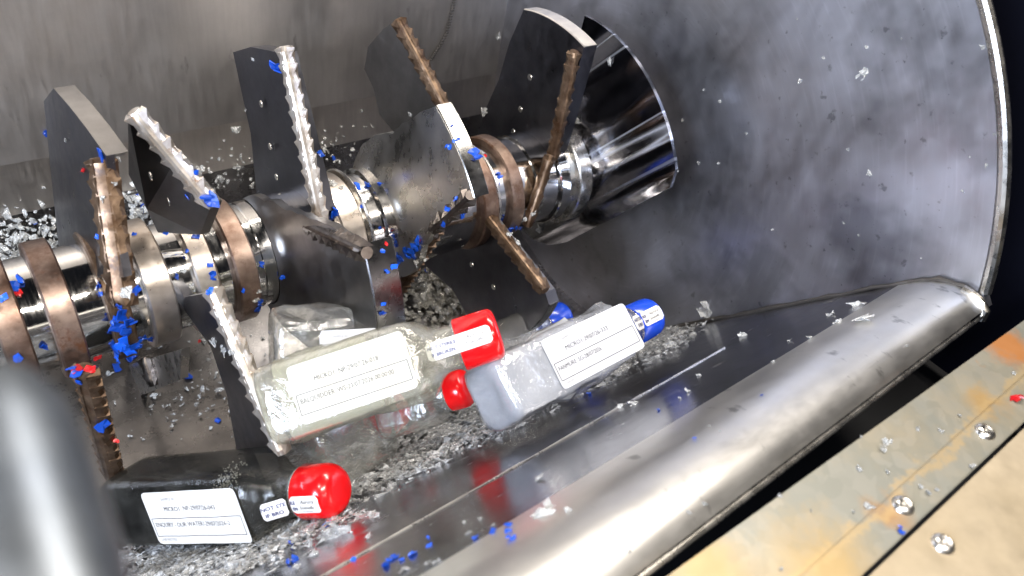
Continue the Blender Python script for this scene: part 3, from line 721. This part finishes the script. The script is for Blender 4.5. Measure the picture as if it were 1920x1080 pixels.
            build('printed_text', join([text_bm('ILE', .44, .05, 1.0, ib, bold=.014), text_bm('EN', .44, .15, .4, ib, bold=.014)]), M['ink_navy'], lb2, False)
            build('printed_name', join([text_bm('Aurora', .52, 1.15, 1.02, ib, italic=.3), text_bm('Scientific', .46, .95, .48, ib, italic=.3), text_bm('0131 557 4350', .19, 1.1, .15, ib)]), M['ink'], lb2, False)
    return root
bottle(atd(250, 938, 84), atd(640, 918, 72), 28, 'bottle of black liquid with a domed red cap, lying lowest in the trough', 'pet_smoke', 'cap_red', w=7.4,
       liquid='liquid_dark', fill=.68, texts=('MICRO1_NP-29/07/26-043', 'ENQUIRY - OUR WATER?-29/07/2026-2'), lab=(.245, .69), labh=5.6, seal='two', seed=3, laboff=-.1, dome=1.7, foam=True)
bottle(atd(505, 765, 74), atd(937, 622, 75), -4, 'pale yellow bottle with wide cream label and red cap, on top of the heap', 'pet_yellow', 'cap_red', w=7.4,
       liquid='liquid_yellow', fill=.60, texts=('MICRO1_NP-29/07/26-018', 'BALQUIDDER_WS-23/07/2026 00:00:00'), lab=(.15, .63), labh=5.3, paper_m='paper_cream', seal='one', seed=5, crush=.6, liq0=1.6)
bottle(atd(915, 745, 77), atd(1222, 592, 92), 0, 'milky grey bottle with a blue cap and a crumpled base, lying on the steel slope', 'pet_milk', 'cap_blue', w=6.9,
       liquid='liquid_milk', fill=.58, texts=('MICRO1-29/07/26-333', 'FANMURE_SG-28/07/2026'), lab=(.24, .74), labh=5.3, paper_m='paper_grey', seal='two', seed=8, crush=.9, fw=(.5, .5), bodyk=.80)
bottle(atd(508, 652, 77), atd(700, 640, 81), 14, 'clear crushed bottle wedged against the lower flight behind the yellow bottle', 'pet', 'cap_red', w=7.0,
       texts=('MICRO1_NP-29/07/26', 'WS-23/07/2026'), lab=(.40, .95), labh=4.4, paper_m='paper_grey', seal=None, seed=11, crush=1.0, cap=False, caplen=.5)
bottle(atd(565, 875, 84), atd(742, 765, 98), 20, 'empty crumpled clear bottle under the yellow bottle, just behind the domed red cap', 'pet', 'cap_red', w=7.8, seal=None, seed=14, crush=1.2, caplen=2.4)
bottle(atd(720, 770, 92), atd(880, 725, 89), 0, 'clear bottle mostly hidden under the yellow bottle, its red cap peeping out below', 'pet', 'cap_red', w=6.5, seal=None, seed=17, crush=.6, caplen=2.4)
bottle(atd(860, 690, 102), atd(1060, 590, 112), 0, 'bottle hidden behind the grey one with only its dark blue cap showing', 'pet', 'cap_blue', w=6.5, seal=None, seed=19, crush=.3)

# ------------------------------------------------------------------ blurred post close to the lens
p0, p1 = atd(-30, 745, 15), atd(110, 1300, 12)
bm = tube([p0 + (p1 - p0) * (i / 8) for i in range(9)], [1.0, 1.3, 1.38, 1.4, 1.4, 1.4, 1.4, 1.4, 1.4], 32)
M['post'] = steel('dull_post_steel', (.15, .17, .20), (.26, .28, .30), .38, .52, bmp=.02)
o = build('foreground_post', bm, M['post'], None); tag(o, 'out of focus grey blue metal post close to the lens at lower left', 'post')

# ------------------------------------------------------------------ chips
bpy.context.view_layer.update(); DG = bpy.context.evaluated_depsgraph_get()
def cast(px, py):
    d = ray(px, py).normalized(); org = CAM * U
    for _ in range(3):
        h_, loc, nrm, idx, ob, mtx = S.ray_cast(DG, org, d)
        if not h_: return None
        if ob.name.startswith('foreground_post'): org = loc + d * .001; continue
        if nrm.dot(d) > 0: nrm = -nrm
        return loc / U, nrm, ob
    return None
def flake_into(bm, c, nrm, s, rnd, lift=.1, thick=.12, elong=1.0, curl=.25, ks=(5, 6, 7), rmin=.55):
    a = nrm.orthogonal().normalized(); a = Matrix.Rotation(rnd.uniform(0, 6.28), 3, nrm) @ a
    tilt = Matrix.Rotation(rnd.gauss(0, .45), 3, a); n_ = tilt @ nrm; b = n_.cross(a)
    k = rnd.choice(ks); top = []; bot = []; ph = rnd.uniform(0, 6)
    for i in range(k):
        an = ph + 2 * math.pi * (i + rnd.uniform(-.3, .3)) / k; r = s * rnd.uniform(rmin, 1.15)
        p = c + a * (r * math.cos(an) * elong) + b * (r * math.sin(an)) + n_ * (lift + curl * s * rnd.uniform(-1, 1))
        top.append(bm.verts.new(p + n_ * thick * .5)); bot.append(bm.verts.new(p - n_ * thick * .5))
    ct = bm.verts.new(sum((v.co for v in top), Vector()) / k + n_ * s * rnd.uniform(-.15, .25))
    for i in range(k): bm.faces.new((top[i], top[(i + 1) % k], ct)); bm.faces.new((bot[i], bot[(i + 1) % k], top[(i + 1) % k], top[i]))
    bm.faces.new(bot[::-1])
for k_ in ('chip_blue', 'chip_red'):
    nt_ = M[k_].node_tree; b_ = nt_.nodes['Principled BSDF']; oi = N(nt_, 'ShaderNodeObjectInfo'); hs = N(nt_, 'ShaderNodeHueSaturation')
    mr_ = N(nt_, 'ShaderNodeMapRange'); mr_.inputs[3].default_value = .45; mr_.inputs[4].default_value = 1.15; nt_.links.new(oi.outputs['Random'], mr_.inputs[0]); nt_.links.new(mr_.outputs[0], hs.inputs['Value'])
    nt_.links.new(b_.inputs['Base Color'].links[0].from_socket, hs.inputs['Color']); nt_.links.new(hs.outputs['Color'], b_.inputs['Base Color'])
variants = {}
def variant(kind, k):
    key = (kind, k)
    if key not in variants:
        r_ = random.Random(hash(k) + 31 + len(kind)); bm = bmesh.new()
        if kind == 'clear_chip':
            for q in range(3): flake_into(bm, Vector((r_.uniform(-.5, .5), r_.uniform(-.5, .5), q * .12)), Vector((r_.gauss(0, .5), r_.gauss(0, .5), 1)).normalized(), r_.uniform(.5, .95), r_, .1, .07, r_.uniform(1, 1.8), .42, (7, 8, 9), .3)
        else:
            flake_into(bm, Vector((0, 0, 0)), Vector((0, 0, 1)), 1.0, r_, 0.2, .22, r_.uniform(1, 1.6), .3, (6, 7, 8), .45)
            if k % 2: flake_into(bm, Vector((.6, .2, .2)), Vector((.5, 0, 1)).normalized(), .7, r_, .1, .2, 1.3, .35, (6, 7), .4)
        me = bpy.data.meshes.new(kind); bmesh.ops.recalc_face_normals(bm, faces=bm.faces)
        for v in bm.verts: v.co *= U
        bm.to_mesh(me); bm.free()
        me.materials.append(M[{'blue_chip': 'chip_blue', 'red_chip': 'chip_red', 'clear_chip': 'flake'}[kind]]); variants[key] = me
    return variants[key]
def chip(kind, px, py, size_px, label, group, stretch=1.0):
    h_ = cast(px, py)
    if not h_: return
    c, nrm, ob = h_
    if ob.parent and (ob.parent.name.startswith('sample_bottle') or ob.name.startswith('printed')): return
    D = (c - CAM).length; s = size_px / FPX * D * .95
    o = bpy.data.objects.new(kind, variant(kind, random.randrange(6))); COL.objects.link(o)
    q = nrm.to_track_quat('Z', 'Y').to_matrix() @ Matrix.Rotation(random.uniform(0, 6.28), 3, 'Z') @ Matrix.Rotation(random.gauss(0, .25), 3, 'X')
    o.matrix_world = Matrix.Translation((c + nrm * .05) * U) @ q.to_4x4() @ Matrix.Diagonal((s * stretch, s, s, 1))
    tag(o, label, {'blue_chip': 'blue chip', 'red_chip': 'red chip', 'clear_chip': 'clear flake'}[kind], group)
    return o
ORD = 'first second third fourth fifth sixth seventh eighth ninth tenth eleventh twelfth thirteenth fourteenth fifteenth sixteenth seventeenth eighteenth nineteenth twentieth'.split()
TENS = {20: 'twenty', 30: 'thirty', 40: 'forty'}
def ordinal(i):
    if i < 20: return ORD[i]
    t = (i + 1) // 10 * 10; u = (i + 1) - t
    return {30: 'thirtieth', 40: 'fortieth'}[t] if u == 0 else TENS[t] + '-' + ORD[u - 1]
def chips(kind, label, group, lst):
    made = [(t, chip(kind, *t, label, group)) for t in lst]
    made = sorted([m_ for m_ in made if m_[1]], key=lambda m_: m_[0][0])
    for i, (t, o) in enumerate(made): o['label'] = label + ', ' + ordinal(i) + ' from the left'
# the single big ones
chip('blue_chip', 521, 122, 14, 'large bright blue plastic chip clinging near the tip of the pale upright knife bar', None)
chip('blue_chip', 394, 379, 15, 'curved blue strip caught where the second knife bar meets its collar', None, 1.4)
chip('blue_chip', 890, 288, 13, 'blue chip at the foot of the tall knife bar beside the thick polished band', None)
chip('blue_chip', 28, 536, 15, 'blue chip on the leftmost rusty collar with a red piece below it', None)
chip('red_chip', 31, 549, 8, 'red chip under the blue one on the leftmost shaft section', None)
chip('blue_chip', 192, 797, 13, 'blue chip lying across the lower rusty knife bar', None)
chip('blue_chip', 1688, 996, 8, 'blue chip lying on the sheet metal deck near the fold', None)
chip('red_chip', 1910, 750, 13, 'red chip lying on the sheet metal deck at the far right', None)
chip('blue_chip', 958, 428, 12, 'blue chip hanging under the right rusty collar', None)
chip('blue_chip', 632, 398, 12, 'blue chip in the groove beside the worn middle collar', None)
chip('blue_chip', 192, 293, 11, 'blue sliver capping the top of the brown knife bar', None, 1.5)
chip('blue_chip', 667, 349, 9, 'blue chip on top of the worn middle collar', None)
chips('blue_chip', 'blue chip in the clump under the brown knife bar', 'blue chips clumped on the shaft', [
    (228, 590, 13), (240, 600, 12), (222, 612, 13), (236, 622, 13), (228, 640, 12), (218, 652, 12), (238, 655, 13), (252, 648, 10), (222, 668, 10), (244, 670, 9), (215, 600, 8), (225, 572, 7), (190, 535, 8), (192, 550, 7), (255, 545, 9), (268, 635, 8), (285, 634, 9), (220, 690, 8)])
chips('blue_chip', 'small blue chip on the left half of the shaft', 'blue chips on the left half of the shaft', [
    (250, 440, 5), (368, 443, 7), (312, 436, 5), (330, 520, 6), (398, 515, 9), (393, 498, 6), (352, 470, 5), (6, 560, 8), (33, 672, 10), (142, 700, 12), (148, 715, 9), (83, 647, 8), (352, 708, 10), (366, 324, 7), (352, 367, 6), (268, 388, 8), (262, 368, 6), (490, 495, 6), (530, 520, 5), (487, 565, 8), (482, 578, 7), (455, 545, 5), (395, 545, 7), (86, 250, 5), (64, 419, 5), (183, 445, 5)])
chips('blue_chip', 'small blue chip on the right half of the shaft', 'blue chips on the right half of the shaft', [
    (690, 344, 6), (600, 288, 7), (625, 297, 5), (680, 388, 5), (712, 428, 4), (716, 470, 6), (843, 275, 7), (851, 265, 5), (858, 262, 4), (846, 236, 4), (936, 330, 7), (934, 345, 5), (867, 403, 7), (840, 392, 8), (832, 420, 7), (855, 375, 6), (712, 345, 4), (975, 425, 6)])
chips('blue_chip', 'blue sliver lined up along the polished flight edge', 'blue slivers along the flight edge', [
    (785, 452, 9), (778, 462, 9), (772, 470, 9), (765, 478, 8), (760, 468, 7), (752, 484, 8), (745, 492, 7), (738, 500, 7), (775, 480, 7), (725, 510, 6), (798, 505, 7)])
chips('blue_chip', 'blue chip on the front steel slope', 'blue chips on the front slope', [
    (550, 1052, 12), (535, 1018, 8), (545, 1020, 7), (663, 1048, 7), (722, 1063, 9), (730, 1052, 8), (742, 1046, 8), (755, 1050, 7), (775, 1040, 8), (806, 1023, 6), (803, 1008, 4), (893, 1010, 6), (925, 998, 8), (955, 985, 10), (952, 1000, 9), (960, 1010, 9), (615, 985, 9), (1105, 740, 7), (1130, 702, 7), (1145, 695, 7), (1160, 688, 6), (1150, 703, 6), (1170, 680, 6), (1303, 823, 4), (1428, 742, 3), (1234, 770, 4), (1178, 755, 4)])
chips('blue_chip', 'blue chip at the foot of the lower flights', 'blue chips at the trough bottom', [(690, 650, 6), (408, 788, 7), (715, 585, 7), (718, 570, 5)])
chips('red_chip', 'small red chip caught on the rotor', 'red chips on the rotor', [
    (158, 320, 6), (180, 670, 8), (148, 690, 8), (170, 692, 9), (138, 698, 6), (910, 293, 6), (723, 458, 5), (784, 447, 6), (218, 828, 5), (375, 640, 4)])
# clear flakes on rotor and plates
cl = [(125, 262, 5), (193, 372, 6), (215, 345, 4), (232, 545, 12), (240, 540, 8), (345, 508, 6), (350, 605, 10), (440, 240, 9), (445, 243, 7), (472, 350, 10), (410, 335, 6), (422, 325, 5), (484, 545, 8), (478, 560, 9), (622, 345, 9), (640, 352, 6), (795, 486, 8), (780, 492, 7), (912, 210, 9), (933, 68, 8), (1080, 225, 11), (1143, 115, 8), (1015, 428, 10), (770, 215, 4), (462, 205, 4), (475, 112, 4), (570, 205, 4), (955, 440, 7), (970, 455, 7), (1000, 400, 6), (985, 412, 6), (620, 760, 5), (405, 640, 9), (420, 655, 9), (435, 660, 8), (385, 640, 6), (390, 675, 6), (205, 700, 6)]
chips('clear_chip', 'crumpled clear flake clinging to the rotor', 'clear flakes on the rotor', cl)
ce = [(1620, 138, 9), (1545, 110, 4), (1630, 325, 6), (1843, 88, 5), (1690, 72, 3), (1582, 418, 3), (1610, 441, 3), (1728, 484, 3), (1590, 280, 3), (1865, 252, 4), (1805, 358, 3), (1818, 294, 3), (1450, 430, 3), (1350, 190, 4), (1320, 168, 4), (1500, 152, 4), (1400, 250, 3), (1270, 320, 3), (1310, 305, 3), (1348, 307, 3), (1625, 90, 4), (1850, 310, 3), (1495, 35, 3), (1280, 225, 3)]
chips('clear_chip', 'tiny clear speck on the round end plate', 'clear specks on the end plate', ce)
cd_ = [(1660, 830, 9), (1655, 845, 8), (1668, 828, 6), (1665, 885, 6), (1740, 925, 9), (1725, 915, 7), (1755, 918, 6), (1628, 950, 9), (1615, 820, 4), (1600, 960, 5), (1765, 810, 5), (1720, 805, 4), (1465, 1068, 6), (1460, 932, 5), (1820, 875, 6), (1800, 780, 4), (1610, 880, 5), (1520, 958, 4), (1900, 700, 5)]
chips('clear_chip', 'clear flake on the stained deck', 'clear flakes on the deck', cd_)
cf = [(1015, 965, 20), (1030, 955, 14), (1065, 960, 12), (1010, 900, 12), (900, 975, 5), (925, 985, 4), (1325, 585, 16), (1390, 630, 14), (1610, 572, 13), (1625, 600, 18), (1570, 605, 9), (1185, 760, 10), (1160, 762, 7), (1330, 800, 4), (1290, 735, 6), (1275, 748, 5), (1310, 705, 6), (1480, 640, 5), (1450, 680, 4), (1520, 635, 7), (1560, 590, 8), (1350, 810, 4), (1320, 945, 5), (1180, 1035, 6), (1290, 960, 4), (1700, 650, 4), (560, 1065, 12), (760, 1070, 12), (800, 1060, 9), (820, 1055, 10), (870, 980, 5), (880, 1000, 6), (690, 1010, 10), (590, 1040, 12), (430, 1060, 14), (370, 1055, 12)]
chips('clear_chip', 'ragged clear flake on the front slope', 'clear flakes on the front slope', cf)
# uncountable shreds: the bed along the bottom of the trough, and the piles at the back
rnd = random.Random(5)
bm = bmesh.new()
def trough_pt(X, s):          # s: arc length along the trough section; 0 at the tangent line, negative below
    if s >= 0: p = wall_pt(X, s); return p, nw.copy()
    a = math.radians(n0) + (-s) / RT
    nrm = Vector((0, -math.cos(a), -math.sin(a))); return Vector((X, RT * math.cos(a), RT * math.sin(a))), nrm
cnt = 0
while cnt < 12500:
    X = rnd.uniform(-4, 77.3); s = rnd.uniform(-11, 27)
    top = 24 if X < 18 else (15 if X < 60 else 15 - (X - 60) * .5)
    dens = min(1, (s + 11) / 6) if s < -5 else (1 if s < top - 6 else max(0, 1 - (s - top + 6) / 12)) 
    if rnd.random() > dens ** 1.5: continue
    if noise.noise(Vector((X * .14, s * .22, 3))) + .5 * noise.noise(Vector((X * .5, s * .5, 9))) < rnd.uniform(-.65, .35): continue
    p, nr = trough_pt(X, s); big = rnd.random()
    sz = rnd.uniform(.1, .32) if big < .8 else (rnd.uniform(.32, .65) if big < .97 else rnd.uniform(.65, 1.1))
    flake_into(bm, p, nr, sz, rnd, rnd.uniform(.03, .5), .03, rnd.uniform(.8, 2.6), .5, (5, 6, 7, 8), .35); cnt += 1
o = build('plastic_shreds', bm, M['crumb'], None, False); tag(o, 'bed of grey clear plastic shreds strewn along the bottom of the trough', 'plastic shreds', None, 'stuff')
def pile(name, label, cx, ca, rx, ra, n, smin, smax, lift, mat):   # angles about the rotor axis
    bm = bmesh.new()
    for _ in range(n):
        u, v = rnd.gauss(0, .45), rnd.gauss(0, .45); X = cx + u * rx; a = math.radians(ca + v * ra)
        nrm = Vector((0, -math.cos(a), -math.sin(a))); hgt = lift * max(0, 1 - (u * u + v * v)) * rnd.random()
        r_ = RT - .2 - hgt
        if math.degrees(a) % 360 < 180: p = Vector((X, RT - .2 - hgt, 28 * math.sin(a))); nrm = Vector((0, -1, 0))
        else: p = Vector((X, r_ * math.cos(a), r_ * math.sin(a)))
        if p.x > XE - .5: continue
        flake_into(bm, p, (nrm + Vector((rnd.gauss(0, .5), rnd.gauss(0, .5), rnd.gauss(0, .5)))).normalized(), rnd.uniform(smin, smax) * rnd.uniform(.4, .85), rnd, 0, .05, rnd.uniform(.8, 1.9), .55, (6, 7, 8), .35)
    o = build(name, bm, M[mat], None, False); tag(o, label, 'plastic shreds', None, 'stuff')
pile('shred_pile', 'heap of white and clear crushed plastic against the back wall at far left', 2, 338, 9, 12, 420, .2, .8, 2.6, 'flake')
pile('shred_pile', 'heap of clear crushed plastic behind the shaft between the two left knives', 20, 341, 8, 12, 300, .25, .85, 3, 'flake')
pile('shred_pile', 'wet grey heap of crushed plastic showing between the two lower flights', 58, 285, 10, 22, 1100, .3, 1.2, 4, 'rubble')
pile('shred_pile', 'clear crumbs scattered on the trough floor under the left shaft', 18, 283, 14, 16, 150, .12, .5, 1, 'flake')
pile('shred_pile', 'clear crumbs along the foot of the back wall behind the middle blades', 38, 346, 16, 7, 170, .15, .6, 1.5, 'flake')
